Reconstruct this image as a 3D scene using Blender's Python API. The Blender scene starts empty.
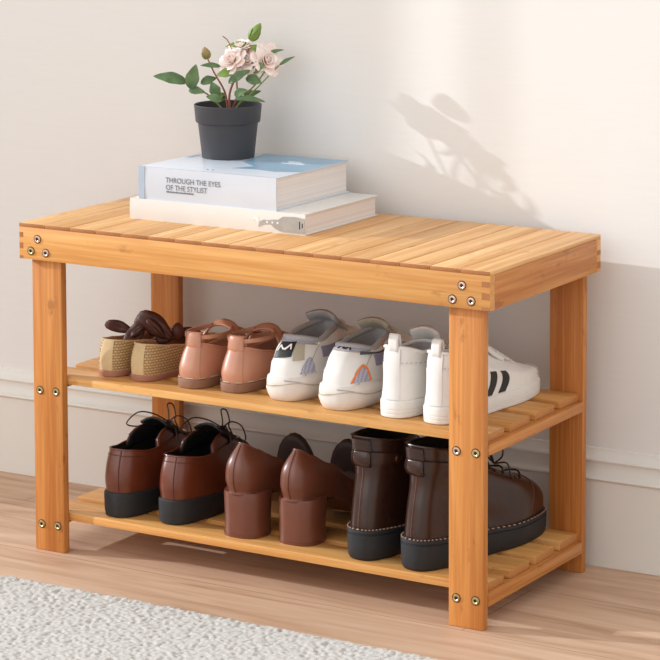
import bpy, bmesh, math, random
from mathutils import Vector, Matrix, noise
import numpy as np
random.seed(7)
PI=math.pi
SC=bpy.context.scene
COL=SC.collection

# ---------------------------------------------------------------- helpers
def link(o,parent=None):
    COL.objects.link(o)
    if parent is not None: o.parent=parent
    return o

class MB:
    """collects geometry; build() links it as one mesh object"""
    def __init__(s): s.v=[]; s.f=[]; s.m=[]
    def add(s,vs,fs,mi=0):
        b=len(s.v); s.v+= [tuple(x) for x in vs]
        for f in fs: s.f.append([i+b for i in f]); s.m.append(mi)
    def box(s,a,b,bev=0.0,mi=0,endmi=None,endaxis=1):
        bm=bmesh.new(); bmesh.ops.create_cube(bm,size=1)
        for v in bm.verts:
            v.co=Vector([(a[i]+b[i])/2+v.co[i]*(b[i]-a[i]) for i in range(3)])
        if bev>0: bmesh.ops.bevel(bm,geom=bm.edges[:],offset=bev,segments=2,profile=.5,affect='EDGES')
        bm.normal_update(); bm.verts.index_update()
        base=len(s.v); s.v+=[tuple(v.co) for v in bm.verts]
        for f in bm.faces:
            s.f.append([v.index+base for v in f.verts])
            k=mi
            if endmi is not None and abs(f.normal[endaxis])>.9: k=endmi
            s.m.append(k)
        bm.free()
    def grid(s,P,closed_u=False,closed_v=False,mi=0,flip=False):
        """P[i][j] rows of points"""
        n=len(P); m=len(P[0]); vs=[p for r in P for p in r]; fs=[]
        for i in range(n if closed_u else n-1):
            for j in range(m if closed_v else m-1):
                a=i*m+j; b=i*m+(j+1)%m; c=((i+1)%n)*m+(j+1)%m; d=((i+1)%n)*m+j
                fs.append([a,d,c,b] if flip else [a,b,c,d])
        s.add(vs,fs,mi)
    def fan(s,ring,c=None,mi=0,flip=False):
        n=len(ring)
        if c is None: c=sum((Vector(p) for p in ring),Vector())/n
        fs=[[i,(i+1)%n,n] for i in range(n)]
        if flip: fs=[f[::-1] for f in fs]
        s.add(list(ring)+[c],fs,mi)
    def tube(s,pts,r,n=7,closed=False,smooth=4,mi=0,cap=True):
        pts=[Vector(p) for p in pts]
        if smooth>1: pts=catmull(pts,smooth,closed)
        N=len(pts); rr=r if isinstance(r,(list,tuple)) else [r]*2
        rings=[]; up=None
        for i,p in enumerate(pts):
            if closed: t=pts[(i+1)%N]-pts[i-1]
            else: t=pts[min(i+1,N-1)]-pts[max(i-1,0)]
            if t.length<1e-9: t=Vector((0,0,1))
            t.normalize()
            if up is None:
                up=Vector((0,0,1)) if abs(t.z)<.9 else Vector((1,0,0))
            x=(up-t*up.dot(t))
            if x.length<1e-6: x=Vector((1,0,0))-t*t.x
            x.normalize(); y=t.cross(x); up=x
            k=i/max(1,N-1)*(len(rr)-1); a=int(min(k,len(rr)-2)); q=rr[a]+(rr[a+1]-rr[a])*(k-a)
            rings.append([p+x*math.cos(2*PI*j/n)*q+y*math.sin(2*PI*j/n)*q for j in range(n)])
        s.grid(rings,closed_u=closed,closed_v=True)
        if not closed and cap:
            s.fan(rings[0]); s.fan(rings[-1],flip=True)
    def lathe(s,prof,n=48,c=(0,0,0),mi=0):
        rows=[[Vector((c[0]+r*math.cos(2*PI*j/n),c[1]+r*math.sin(2*PI*j/n),c[2]+z)) for j in range(n)] for r,z in prof]
        s.grid(rows,closed_v=True,mi=mi)
    def xf(s,M):
        s.v=[tuple(M@Vector(v)) for v in s.v]; return s
    def build(s,name,mats,parent=None,sharp=40,mirror=False,recalc=True,solid=0):
        vs=s.v; fs=s.f
        if mirror: vs=[(-x,y,z) for x,y,z in vs]
        me=bpy.data.meshes.new(name); me.from_pydata(vs,[],fs)
        if not isinstance(mats,(list,tuple)): mats=[mats]
        for m in mats: me.materials.append(m)
        me.polygons.foreach_set('material_index',s.m)
        if recalc or mirror:
            bm=bmesh.new(); bm.from_mesh(me)
            bmesh.ops.remove_doubles(bm,verts=bm.verts[:],dist=1e-6)
            bmesh.ops.recalc_face_normals(bm,faces=bm.faces[:])
            bm.to_mesh(me); bm.free()
        me.polygons.foreach_set('use_smooth',[True]*len(me.polygons))
        me.set_sharp_from_angle(angle=math.radians(sharp))
        o=bpy.data.objects.new(name,me); link(o,parent)
        if solid:
            md=o.modifiers.new('thickness','SOLIDIFY'); md.thickness=solid; md.offset=0
        return o

def catmull(pts,k,closed=False):
    out=[]; n=len(pts)
    rng=n if closed else n-1
    for i in range(rng):
        p0=pts[i-1] if (closed or i>0) else pts[0]*2-pts[1]
        p1=pts[i]; p2=pts[(i+1)%n]
        p3=pts[(i+2)%n] if (closed or i+2<n) else p2*2-p1
        for j in range(k):
            t=j/k
            out.append(.5*((2*p1)+(p2-p0)*t+(2*p0-5*p1+4*p2-p3)*t*t+(3*p1-p0-3*p2+p3)*t**3))
    if not closed: out.append(pts[-1])
    return out

def tag(o,label=None,cat=None,group=None,kind=None):
    if label: o['label']=label
    if cat: o['category']=cat
    if group: o['group']=group
    if kind: o['kind']=kind
    return o
def thing(name,label,cat,loc=(0,0,0),rz=0,group=None):
    o=bpy.data.objects.new(name,None); link(o); o.empty_display_size=.03
    o.location=loc; o.rotation_euler=(0,0,rz)
    return tag(o,label,cat,group)

def interp(keys,t):
    if t<=keys[0][0]: return keys[0][1]
    for (a,x),(b,y) in zip(keys,keys[1:]):
        if t<=b:
            k=(t-a)/(b-a); k=k*k*(3-2*k)*.6+k*.4
            return x+(y-x)*k
    return keys[-1][1]

# ---------------------------------------------------------------- materials
def srgb(r,g,b):
    f=lambda c:(c/255/12.92) if c/255<=.04045 else ((c/255+.055)/1.055)**2.4
    return (f(r),f(g),f(b),1)
def base_mat(name):
    m=bpy.data.materials.new(name); m.use_nodes=True
    nt=m.node_tree; b=nt.nodes['Principled BSDF']
    return m,nt,b
def nd(nt,typ,**kw):
    n=nt.nodes.new(typ)
    for k,v in kw.items():
        if k in n.inputs.keys(): n.inputs[k].default_value=v
        else: setattr(n,k,v)
    return n
def coords(nt,scale=(1,1,1),kind='Object'):
    tc=nd(nt,'ShaderNodeTexCoord'); mp=nd(nt,'ShaderNodeMapping')
    mp.inputs['Scale'].default_value=scale
    nt.links.new(tc.outputs[kind],mp.inputs['Vector']); return mp.outputs['Vector']
def ramp(nt,fac,stops):
    r=nd(nt,'ShaderNodeValToRGB'); e=r.color_ramp.elements
    while len(e)<len(stops): e.new(.5)
    for i,(p,c) in enumerate(stops): e[i].position=p; e[i].color=c
    nt.links.new(fac,r.inputs['Fac']); return r.outputs['Color']
def mix(nt,a,b,fac,mode='MIX'):
    m=nd(nt,'ShaderNodeMix',data_type='RGBA',blend_type=mode)
    for idx,v in ((6,a),(7,b)):
        if isinstance(v,tuple): m.inputs[idx].default_value=v
        else: nt.links.new(v,m.inputs[idx])
    if isinstance(fac,(int,float)): m.inputs[0].default_value=fac
    else: nt.links.new(fac,m.inputs[0])
    return m.outputs[2]
def noise_out(nt,vec,scale,detail=3,rough=.55):
    n=nd(nt,'ShaderNodeTexNoise'); n.inputs['Scale'].default_value=scale
    n.inputs['Detail'].default_value=detail; n.inputs['Roughness'].default_value=rough
    nt.links.new(vec,n.inputs['Vector']); return n.outputs['Fac']
def bump(nt,b,h,strength,dist=.001):
    bp=nd(nt,'ShaderNodeBump'); bp.inputs['Strength'].default_value=strength; bp.inputs['Distance'].default_value=dist
    nt.links.new(h,bp.inputs['Height']); nt.links.new(bp.outputs['Normal'],b.inputs['Normal'])
def plain(name,col,rough=.5,spec=.5,metal=0,var=.06,vscale=60,bstr=.0,bscale=400,coat=0,sheen=0):
    m,nt,b=base_mat(name)
    v=coords(nt)
    n=noise_out(nt,v,vscale,4)
    c0=tuple(max(0,x*(1-var)) for x in col[:3])+(1,); c1=tuple(min(1,x*(1+var)) for x in col[:3])+(1,)
    nt.links.new(ramp(nt,n,[(.3,c0),(.7,c1)]),b.inputs['Base Color'])
    b.inputs['Roughness'].default_value=rough; b.inputs['Metallic'].default_value=metal
    b.inputs['Specular IOR Level'].default_value=spec
    b.inputs['Coat Weight'].default_value=coat
    b.inputs['Sheen Weight'].default_value=sheen
    if bstr>0:
        bump(nt,b,noise_out(nt,v,bscale,3),bstr)
    return m

def bamboo(name,axis,light,dark,cell=None,cellaxis=0,seed=0.0,rough=.42):
    """strip bamboo: fine streaks along `axis`, glued strips across, faint nodes"""
    m,nt,b=base_mat(name)
    sc=[260,260,260]; sc[axis]=7
    v=coords(nt,tuple(sc))
    n1=noise_out(nt,v,1,3,.6)
    sc2=[55,55,55]; sc2[axis]=1.6
    n2=noise_out(nt,coords(nt,tuple(sc2)),1,2)
    # blotchy node marks
    sc3=[60,60,60]; sc3[axis]=26
    n3=noise_out(nt,coords(nt,tuple(sc3)),1,3)
    mid=tuple((light[i]+dark[i])/2 for i in range(3))+(1,)
    c=ramp(nt,n1,[(.34,tuple(x*.86 for x in dark[:3])+(1,)),(.46,dark),(.56,mid),(.68,light)])
    c2=ramp(nt,n2,[(.38,dark),(.62,light)])
    col=mix(nt,c,c2,.5)
    nodec=tuple(x*.62 for x in dark[:3])+(1,)
    f=ramp(nt,n3,[(.64,(0,0,0,1)),(.74,(1,1,1,1))])
    bw=nd(nt,'ShaderNodeRGBToBW'); nt.links.new(f,bw.inputs[0])
    mul=nd(nt,'ShaderNodeMath',operation='MULTIPLY'); nt.links.new(bw.outputs[0],mul.inputs[0]); mul.inputs[1].default_value=.6
    col=mix(nt,col,nodec,mul.outputs[0])
    if cell:
        tc=nd(nt,'ShaderNodeTexCoord'); sx=nd(nt,'ShaderNodeSeparateXYZ'); nt.links.new(tc.outputs['Object'],sx.inputs[0])
        dv=nd(nt,'ShaderNodeMath',operation='DIVIDE'); nt.links.new(sx.outputs[cellaxis],dv.inputs[0]); dv.inputs[1].default_value=cell
        fl=nd(nt,'ShaderNodeMath',operation='FLOOR'); nt.links.new(dv.outputs[0],fl.inputs[0])
        wn=nd(nt,'ShaderNodeTexWhiteNoise',noise_dimensions='1D'); nt.links.new(fl.outputs[0],wn.inputs['W'])
        var=ramp(nt,wn.outputs['Value'],[(0,(.84,.79,.72,1)),(.6,(1,1,1,1)),(1,(1.0,1.0,1.0,1))])
        col=mix(nt,col,var,1.0,'MULTIPLY')
    nt.links.new(col,b.inputs['Base Color'])
    b.inputs['Roughness'].default_value=rough; b.inputs['Specular IOR Level'].default_value=.35
    bump(nt,b,n1,.08,.0005)
    return m

def leather(name,col,rough=.35,var=.12,grain=.12,coat=.15):
    m,nt,b=base_mat(name); v=coords(nt)
    n=noise_out(nt,v,35,5)
    c0=tuple(x*(1-var) for x in col[:3])+(1,); c1=tuple(min(1,x*(1+var)) for x in col[:3])+(1,)
    nt.links.new(ramp(nt,n,[(.3,c0),(.7,c1)]),b.inputs['Base Color'])
    b.inputs['Roughness'].default_value=rough; b.inputs['Coat Weight'].default_value=coat; b.inputs['Coat Roughness'].default_value=.25
    vo=nd(nt,'ShaderNodeTexVoronoi'); vo.inputs['Scale'].default_value=900; nt.links.new(v,vo.inputs['Vector'])
    bump(nt,b,vo.outputs['Distance'],grain,.0004)
    return m

BL=srgb(242,196,132); BD=srgb(218,158,88)
M={}
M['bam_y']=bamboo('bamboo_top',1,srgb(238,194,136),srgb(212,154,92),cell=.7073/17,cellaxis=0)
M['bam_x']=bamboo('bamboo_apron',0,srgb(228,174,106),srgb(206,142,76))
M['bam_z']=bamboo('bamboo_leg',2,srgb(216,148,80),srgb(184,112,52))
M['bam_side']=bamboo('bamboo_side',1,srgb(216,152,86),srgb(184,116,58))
M['bam_shelf']=bamboo('bamboo_shelf',0,srgb(232,182,114),srgb(208,146,80),cell=.0667,cellaxis=1)
M['bam_end']=plain('bamboo_end_grain',srgb(168,108,60),.6,var=.12,vscale=300)
M['bam_end2']=plain('bamboo_slat_end',srgb(190,128,72),.55,var=.08,vscale=300)
M['screw']=plain('screw_brass',srgb(205,190,140),.28,metal=1,var=.05)
M['screw_p']=plain('screw_nickel',srgb(224,196,180),.28,metal=1,var=.05)
M['dark']=plain('recess_dark',srgb(36,28,22),.6)

def wallmat():
    m,nt,b=base_mat('painted_wall'); v=coords(nt,(3,1,30))
    n=noise_out(nt,v,6,4)
    nt.links.new(ramp(nt,n,[(.3,srgb(231,229,226)),(.7,srgb(233,231,228))]),b.inputs['Base Color'])
    b.inputs['Roughness'].default_value=.75; b.inputs['Specular IOR Level'].default_value=.2
    bump(nt,b,noise_out(nt,coords(nt,(8,1,120)),3,4),.05,.0004)
    return m
M['wall']=wallmat()
M['trim']=plain('painted_trim',srgb(230,226,219),.45,.4,var=.01,vscale=5)

def floormat():
    m,nt,b=base_mat('oak_floor')
    tc=nd(nt,'ShaderNodeTexCoord'); sx=nd(nt,'ShaderNodeSeparateXYZ'); nt.links.new(tc.outputs['Object'],sx.inputs[0])
    ca=nd(nt,'ShaderNodeCombineXYZ')
    W=.19
    dv=nd(nt,'ShaderNodeMath',operation='DIVIDE'); nt.links.new(sx.outputs[1],dv.inputs[0]); dv.inputs[1].default_value=W
    fl=nd(nt,'ShaderNodeMath',operation='FLOOR'); nt.links.new(dv.outputs[0],fl.inputs[0])
    fr=nd(nt,'ShaderNodeMath',operation='FRACT'); nt.links.new(dv.outputs[0],fr.inputs[0])
    wn=nd(nt,'ShaderNodeTexWhiteNoise',noise_dimensions='1D'); nt.links.new(fl.outputs[0],wn.inputs['W'])
    off=nd(nt,'ShaderNodeMath',operation='MULTIPLY_ADD'); nt.links.new(wn.outputs['Value'],off.inputs[0]); off.inputs[1].default_value=7.3
    nt.links.new(sx.outputs[0],off.inputs[2])
    nt.links.new(off.outputs[0],ca.inputs[0]); nt.links.new(sx.outputs[1],ca.inputs[1])
    mp=nd(nt,'ShaderNodeMapping'); mp.inputs['Scale'].default_value=(3.0,34,1); nt.links.new(ca.outputs[0],mp.inputs['Vector'])
    n=nd(nt,'ShaderNodeTexNoise'); n.inputs['Scale'].default_value=1.0; n.inputs['Detail'].default_value=6; n.inputs['Roughness'].default_value=.60; n.inputs['Distortion'].default_value=.9
    nt.links.new(mp.outputs[0],n.inputs['Vector'])
    c=ramp(nt,n.outputs['Fac'],[(.27,srgb(172,134,106)),(.42,srgb(200,164,136)),(.55,srgb(212,178,150)),(.75,srgb(224,194,168))])
    mp2=nd(nt,'ShaderNodeMapping'); mp2.inputs['Scale'].default_value=(1.6,9,1); nt.links.new(ca.outputs[0],mp2.inputs['Vector'])
    n2=noise_out(nt,mp2.outputs[0],1.3,3)
    c=mix(nt,c,ramp(nt,n2,[(.3,(.84,.80,.78,1)),(.7,(1,1,1,1))]),.8,'MULTIPLY')
    # seams
    lt=nd(nt,'ShaderNodeMath',operation='LESS_THAN'); nt.links.new(fr.outputs[0],lt.inputs[0]); lt.inputs[1].default_value=.009
    ox=nd(nt,'ShaderNodeMath',operation='MULTIPLY_ADD'); nt.links.new(wn.outputs['Value'],ox.inputs[0]); ox.inputs[1].default_value=1.0; nt.links.new(sx.outputs[0],ox.inputs[2])
    d2=nd(nt,'ShaderNodeMath',operation='DIVIDE'); nt.links.new(ox.outputs[0],d2.inputs[0]); d2.inputs[1].default_value=1.25
    f2=nd(nt,'ShaderNodeMath',operation='FRACT'); nt.links.new(d2.outputs[0],f2.inputs[0])
    l2=nd(nt,'ShaderNodeMath',operation='LESS_THAN'); nt.links.new(f2.outputs[0],l2.inputs[0]); l2.inputs[1].default_value=.0014
    mx=nd(nt,'ShaderNodeMath',operation='MAXIMUM'); nt.links.new(lt.outputs[0],mx.inputs[0]); nt.links.new(l2.outputs[0],mx.inputs[1])
    ml=nd(nt,'ShaderNodeMath',operation='MULTIPLY'); nt.links.new(mx.outputs[0],ml.inputs[0]); ml.inputs[1].default_value=.5
    c=mix(nt,c,srgb(110,80,62),ml.outputs[0])
    nt.links.new(c,b.inputs['Base Color']); b.inputs['Roughness'].default_value=.5; b.inputs['Specular IOR Level'].default_value=.3
    bump(nt,b,n.outputs['Fac'],.15,.0008)
    return m
M['floor']=floormat()
M['rug']=plain('wool_rug',srgb(194,190,184),.95,.1,var=.10,vscale=260,sheen=.3)

# ---------------------------------------------------------------- setting
WY=.3085; WS=.0211          # baseboard face: y = WY + WS*x (the wall is turned a little against the bench)
WA=math.atan(WS)
def wallobj(name,mb,mat):
    o=mb.build(name,mat,sharp=35); o.location=(0,WY,0); o.rotation_euler=(0,0,WA); o['kind']='structure'; return o
mb=MB(); mb.box((-1.75,.016,0),(3.2,.14,2.7)); wallobj('wall_back',mb,M['wall'])
prof=[(0,0),(0,.1135),(-.0035,.1155),(-.0045,.1175),(-.0035,.1195),(.002,.1205),(.0055,.124),(.0068,.131),(.0068,.1375),(.0035,.1385),(.0025,.1405),(.0035,.1425),(.008,.1445),(.0125,.150),(.0135,.154),(.0165,.155),(.0165,0)]
mb=MB(); rows=[[Vector((x,y,z)) for y,z in prof] for x in (-1.74,3.19)]
mb.grid(rows,closed_v=True); mb.add(rows[0],[list(range(len(prof)))]); mb.add(rows[1],[list(range(len(prof)))[::-1]])
wallobj('baseboard_back',mb,M['trim'])
mb=MB(); mb.box((-1.75,-3.4,-.05),(3.2,.50,0)); o=mb.build('floor',M['floor']); o['kind']='structure'

# wall on the left with the window the low sun comes through
WX=-1.55
mb=MB()
y0,y1,z0,z1=-2.6,-.255,.35,2.35
mb.box((WX-.12,y1,0),(WX,.26,2.7)); mb.box((WX-.12,-3.4,0),(WX,y0,2.7))
mb.box((WX-.12,y0,0),(WX,y1,z0)); mb.box((WX-.12,y0,z1),(WX,y1,2.7))
o=mb.build('wall_left',M['wall']); o['kind']='structure'
mb=MB()
mb.box((WX-.07,y1-.004,z0),(WX-.03,y1,z1)); mb.box((WX-.07,y0,z0),(WX-.03,y0+.05,z1))
mb.box((WX-.07,y0,z0),(WX-.03,y1,z0+.05)); mb.box((WX-.07,y0,z1-.05),(WX-.03,y1,z1))
mb.box((WX-.055,y1-.055,z0),(WX-.045,y1-.047,z1))
mb.box((WX-.07,-1.42,z0),(WX-.03,-1.37,z1))
o=mb.build('window_1',M['trim']); o['kind']='structure'

# ---------------------------------------------------------------- rug
def rug():
    rot=math.radians(0.0)
    x0,x1,ya,yb=-.12,1.02,-.50,0.0
    step=.0020
    nx=int((x1-x0)/step); ny=int((yb-ya)/step)
    X,Y=np.meshgrid(np.linspace(x0,x1,nx),np.linspace(ya,yb,ny),indexing='ij')
    # jittered tuft field (elongated wool loops)
    rs=np.random.RandomState(3)
    cs=.0062
    gx=X/cs; gy=Y/(cs*.8)
    n=4096; jx=rs.rand(64,64); jy=rs.rand(64,64); jh=rs.rand(64,64)
    ix=np.floor(gx).astype(int); iy=np.floor(gy).astype(int)
    best=np.full(X.shape,9.); hh=np.zeros(X.shape)
    for dx in (-1,0,1):
        for dy in (-1,0,1):
            a=(ix+dx)%64; b=(iy+dy)%64
            cx=ix+dx+jx[a,b]; cy=iy+dy+jy[a,b]
            ang=jh[a,b]*3.14
            u=(gx-cx)*np.cos(ang)+(gy-cy)*np.sin(ang); w=-(gx-cx)*np.sin(ang)+(gy-cy)*np.cos(ang)
            d=np.sqrt((u*.75)**2+(w*1.25)**2)
            k=d<best; best=np.where(k,d,best); hh=np.where(k,jh[a,b],hh)
    Z=.0075+.0036*np.sqrt(np.clip(1-(best/.78)**2,0,1))*(.75+.5*hh)+rs.rand(*X.shape)*.0008
    edge=np.minimum(yb-Y,Y-ya); Z=np.where(edge<.004,Z*np.clip(edge/.004,0,1)*.9+.001,Z)
    wob=rs.rand(nx)*.004; Y=Y+ (Y>yb-.012)*wob[:,None]
    V=np.stack([X,Y,Z],-1).reshape(-1,3)
    idx=np.arange(nx*ny).reshape(nx,ny)
    F=np.stack([idx[:-1,:-1],idx[1:,:-1],idx[1:,1:],idx[:-1,1:]],-1).reshape(-1,4)
    me=bpy.data.meshes.new('area_rug'); me.from_pydata(V.tolist(),[],F.tolist()); me.materials.append(M['rug'])
    me.polygons.foreach_set('use_smooth',[True]*len(me.polygons))
    o=bpy.data.objects.new('area_rug',me); link(o)
    o.location=(0,-.132,0); o.rotation_euler=(0,0,rot)
    tag(o,'pale grey woven wool rug lying on the floor in front of the bench','rug')
rug()

# ---------------------------------------------------------------- bench
L,D,H=.7073,.305,.4445
AB=.3965; A=.0125; LB=.010; LW=.0485; LT=.0123
bench=thing('storage_bench','light bamboo shoe bench with slatted seat and two slatted shelves, standing on the wooden floor','bench')
mb=MB(); P=L/17; TT=.0052
for i in range(17):
    g=.0007
    mb.box((i*P+(g if i else 0),0,H-TT),((i+1)*P-(g if i<16 else 0),D,H),bev=.0008,endmi=1,endaxis=1)
mb.build('seat_top',[M['bam_y'],M['bam_end']],bench)
def screw(mbn,x,y,z,parent,mat,r=.0052):
    m=MB()
    # head facing -y, hex socket
    prof=[(0.0,-.0004),(.0022,-.0004),(.0022,-.0012),(.0030,-.0017),(.0045,-.0015),(r,-.0004),(r,.0004)]
    rows=[[Vector((x+q*math.cos(2*PI*j/20),y+d,z+q*math.sin(2*PI*j/20))) for j in range(20)] for q,d in prof]
    m.grid(rows,closed_v=True)
    s=m.build('screw',mat,parent)
    m2=MB(); ring=[Vector((x+.0025*math.cos(PI/3*j+.3),y-.0007,z+.0025*math.sin(PI/3*j+.3))) for j in range(6)]
    ring2=[p+Vector((0,.0004,0)) for p in ring]
    m2.grid([ring,ring2],closed_v=True); m2.fan(ring); m2.fan(ring2)
    # dark gap around the head
    rr=[[Vector((x+q*math.cos(2*PI*j/24),y-.0002+d,z+q*math.sin(2*PI*j/24))) for j in range(24)] for q,d in ((r-.0001,0),(r+.0008,0),(r+.0008,.0004),(r-.0001,.0004))]
    m2.grid(rr,closed_u=True,closed_v=True)
    m2.build('screw_socket',M['dark'],s)
AT=.012
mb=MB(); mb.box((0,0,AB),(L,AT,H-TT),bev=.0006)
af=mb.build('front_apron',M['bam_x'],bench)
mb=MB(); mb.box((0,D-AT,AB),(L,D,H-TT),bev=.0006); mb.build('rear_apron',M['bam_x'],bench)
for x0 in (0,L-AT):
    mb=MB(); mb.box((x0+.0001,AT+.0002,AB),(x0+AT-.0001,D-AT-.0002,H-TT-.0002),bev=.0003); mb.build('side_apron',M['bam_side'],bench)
# finger joints of the corner: darker end grain showing on both faces
fz=[(AB+.0002,AB+.0042),(AB+.0135,AB+.0215),(AB+.0288,AB+.0355)]
for a,b in fz:
    for xa,xb in ((L-.0115,L-.0006),(.0006,.0065)):
        mb=MB(); mb.box((xa,-.0002,a),(xb,.004,b)); mb.build('finger_joint',M['bam_end'],af)
for a,b in ((AB+.0045,AB+.013),(AB+.022,AB+.028)):
    mb=MB(); mb.box((L-.003,D-.011,a),(L+.0002,D-.0006,b)); mb.build('finger_joint',M['bam_end'],af)
for (x,z) in ((.0305,.4245),(.0195,.4078),(.0440,.4070)): screw('s',x,0,z,af,M['screw_p'] if x>.03 else M['screw'])
for (x,z) in ((.6690,.4245),(.6560,.4065),(.6815,.4065)): screw('s',x,0,z,af,M['screw_p'])
for (sx,sy) in ((0,0),(1,0),(0,1),(1,1)):
    xa=A if not sx else L-A-LW-.0012; ya=LB if not sy else D-LB-LT
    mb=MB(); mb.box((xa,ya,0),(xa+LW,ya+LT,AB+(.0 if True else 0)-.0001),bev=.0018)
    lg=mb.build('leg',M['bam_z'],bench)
    if not sy:
        for z,dz in ((.2185,0),(.0360,0)):
            cx=xa+LW/2
            screw('s',cx-.0130,ya,z,lg,M['screw'] if not sx or z<.1 else M['screw_p']); screw('s',cx+.0135,ya,z+.0005,lg,M['screw'])
    # glue block hidden behind the apron keeps leg and seat together
Y0=LB+LT; Y1=D-LB-LT
for (rz0,rz1,tz) in ((.2140,.2278,.238),(.0270,.0425,.0535)):
    mb=MB(); w=.0530; g=((Y1-Y0)-4*w)/3
    for k in range(4):
        mb.box((.0215,Y0+k*(w+g)+.0002,rz1),(L-.0195,Y0+k*(w+g)+w-.0002,tz),bev=.0012,endmi=1,endaxis=0)
    sh=mb.build('shelf',[M['bam_shelf'],M['bam_end2']],bench)
    for xa in (A+.0005,L-A-.0005-.020):
        mb=MB(); mb.box((xa,Y0+.0002,rz0),(xa+.020,Y1-.0002,rz1-.0001),bev=.0012); mb.build('shelf_rail',M['bam_side'],sh)
ZS1=.238; ZS2=.0535

# ---------------------------------------------------------------- books
M['paper']=plain('page_edges',srgb(236,230,226),.9,.1,var=.03,vscale=20)
def pages_mat():
    m,nt,b=base_mat('page_block'); n=noise_out(nt,coords(nt,(2,2,1500)),1,2)
    nt.links.new(ramp(nt,n,[(.3,srgb(218,210,206)),(.7,srgb(242,236,232))]),b.inputs['Base Color']); b.inputs['Roughness'].default_value=.9
    return m
M['pages']=pages_mat()
M['cover_w']=plain('white_cover',srgb(224,221,216),.3,.5,var=.02,vscale=8)
M['grey_print']=plain('grey_print',srgb(168,164,160),.4,var=.12,vscale=60)
M['white_print']=plain('white_print',srgb(240,240,240),.4,var=.01)
M['ink']=plain('grey_ink',srgb(112,114,118),.5,var=.02)
def spine_mat():
    m,nt,b=base_mat('pale_blue_cover'); n=noise_out(nt,coords(nt,(6,3,12)),1,2)
    nt.links.new(ramp(nt,n,[(.3,srgb(200,208,220)),(.7,srgb(214,219,227))]),b.inputs['Base Color']); b.inputs['Roughness'].default_value=.28
    return m
M['cover_b']=spine_mat()
M['blue']=plain('blue_photo_print',srgb(132,168,193),.3,var=.13,vscale=22)
M['bluegrey']=plain('blue_grey_edge',srgb(172,188,208),.3,var=.04)
def text_mesh(name,body,size,mat,parent,M4):
    cu=bpy.data.curves.new(name,'FONT'); cu.body=body; cu.size=size; cu.extrude=.00005; cu.space_character=1.0
    t=bpy.data.objects.new(name,cu); COL.objects.link(t)
    dg=bpy.context.evaluated_depsgraph_get(); me=bpy.data.meshes.new_from_object(t.evaluated_get(dg))
    COL.objects.unlink(t); bpy.data.objects.remove(t)
    me.materials.clear(); me.materials.append(mat); me.transform(M4)
    o=bpy.data.objects.new(name,me); link(o,parent); return o
def book(root,w,d,h,cm,over=.003,ct=.0018,spine_round=0.0):
    """spine faces -y; origin at the front-left bottom corner"""
    m=MB(); m.box((0,.001,0),(w,d,ct),bev=.0005); m.build('back_cover',cm,root)
    m=MB(); m.box((0,.001,h-ct),(w,d,h),bev=.0005); fc=m.build('front_cover',cm,root)
    m=MB(); R=[]
    n=8
    for x in (0,w):
        R.append([Vector((x,-spine_round*math.sin(PI*k/n)+.0,h*k/n)) for k in range(n+1)]+[Vector((x,.0022,h)),Vector((x,.0022,0))])
    m.grid(R,closed_v=True); m.add(R[0],[list(range(len(R[0])))]); m.add(R[1],[list(range(len(R[1])))])
    sp=m.build('spine',cm,root,sharp=30)
    m=MB(); m.box((over,.003,ct),(w-over,d-over,h-ct)); m.build('pages',M['pages'],root)
    return fc,sp
RX=Matrix.Rotation(PI/2,4,'X')
b1=thing('book','white hardback book lying on the bench seat, the larger and lower of the two books','book',(.1085,.1020,H),0)
fc,sp=book(b1,.2765,.186,.0280,M['cover_w'],spine_round=.0012)
m=MB()
def sil(pts,x0=0,z0=0,y=-.0016,t=.0003):
    f=[Vector((x0+a,y,z0+b)) for a,b in pts]; g=[p+Vector((0,t,0)) for p in f]
    m.add(f,[list(range(len(f)))]); m.add(g,[list(range(len(g)))[::-1]]); m.grid([f,g],closed_v=True)
sil([(.205,.006),(.214,.010),(.224,.011),(.231,.006),(.239,.003),(.2763,.003),(.2763,.022),(.262,.0235),(.243,.0225),(.236,.018),(.229,.0175),(.219,.016),(.214,.0165),(.207,.013)])
m.build('grey_print',M['grey_print'],sp)
m=MB(); sil([(.196,.0135),(.200,.0165),(.2045,.013),(.207,.015),(.204,.019),(.198,.0185)]); m.build('small_print',M['white_print'],sp); m=MB(); sil([(.268,.008),(.2695,.008),(.2695,.018),(.268,.018)]); m.build('small_print',M['white_print'],sp); m=MB(); sil([(.272,.010),(.2735,.010),(.2735,.016),(.272,.016)])
m.build('small_print',M['white_print'],sp)
for q in range(3): m=MB(); sil([(.218+q*.008,.0125),(.2205+q*.008,.0125),(.2205+q*.008,.0148),(.218+q*.008,.0148)],y=-.0019); m.build('small_print',M['white_print'],sp)
b2=thing('book','thick pale blue hardback book with grey spine lettering, stacked under the plant pot','book',(.1230,.0975+.006,H+.0280),0)
BW=.2170; BD_=.184; BH=.0435
fc,sp=book(b2,BW,BD_,BH,M['cover_b'],spine_round=.0008)
m=MB(); m.box((-.0004,-.0013,.0002),(.009,.0030,BH+.0002)); m.build('spine_edge_print',M['bluegrey'],sp)
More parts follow.
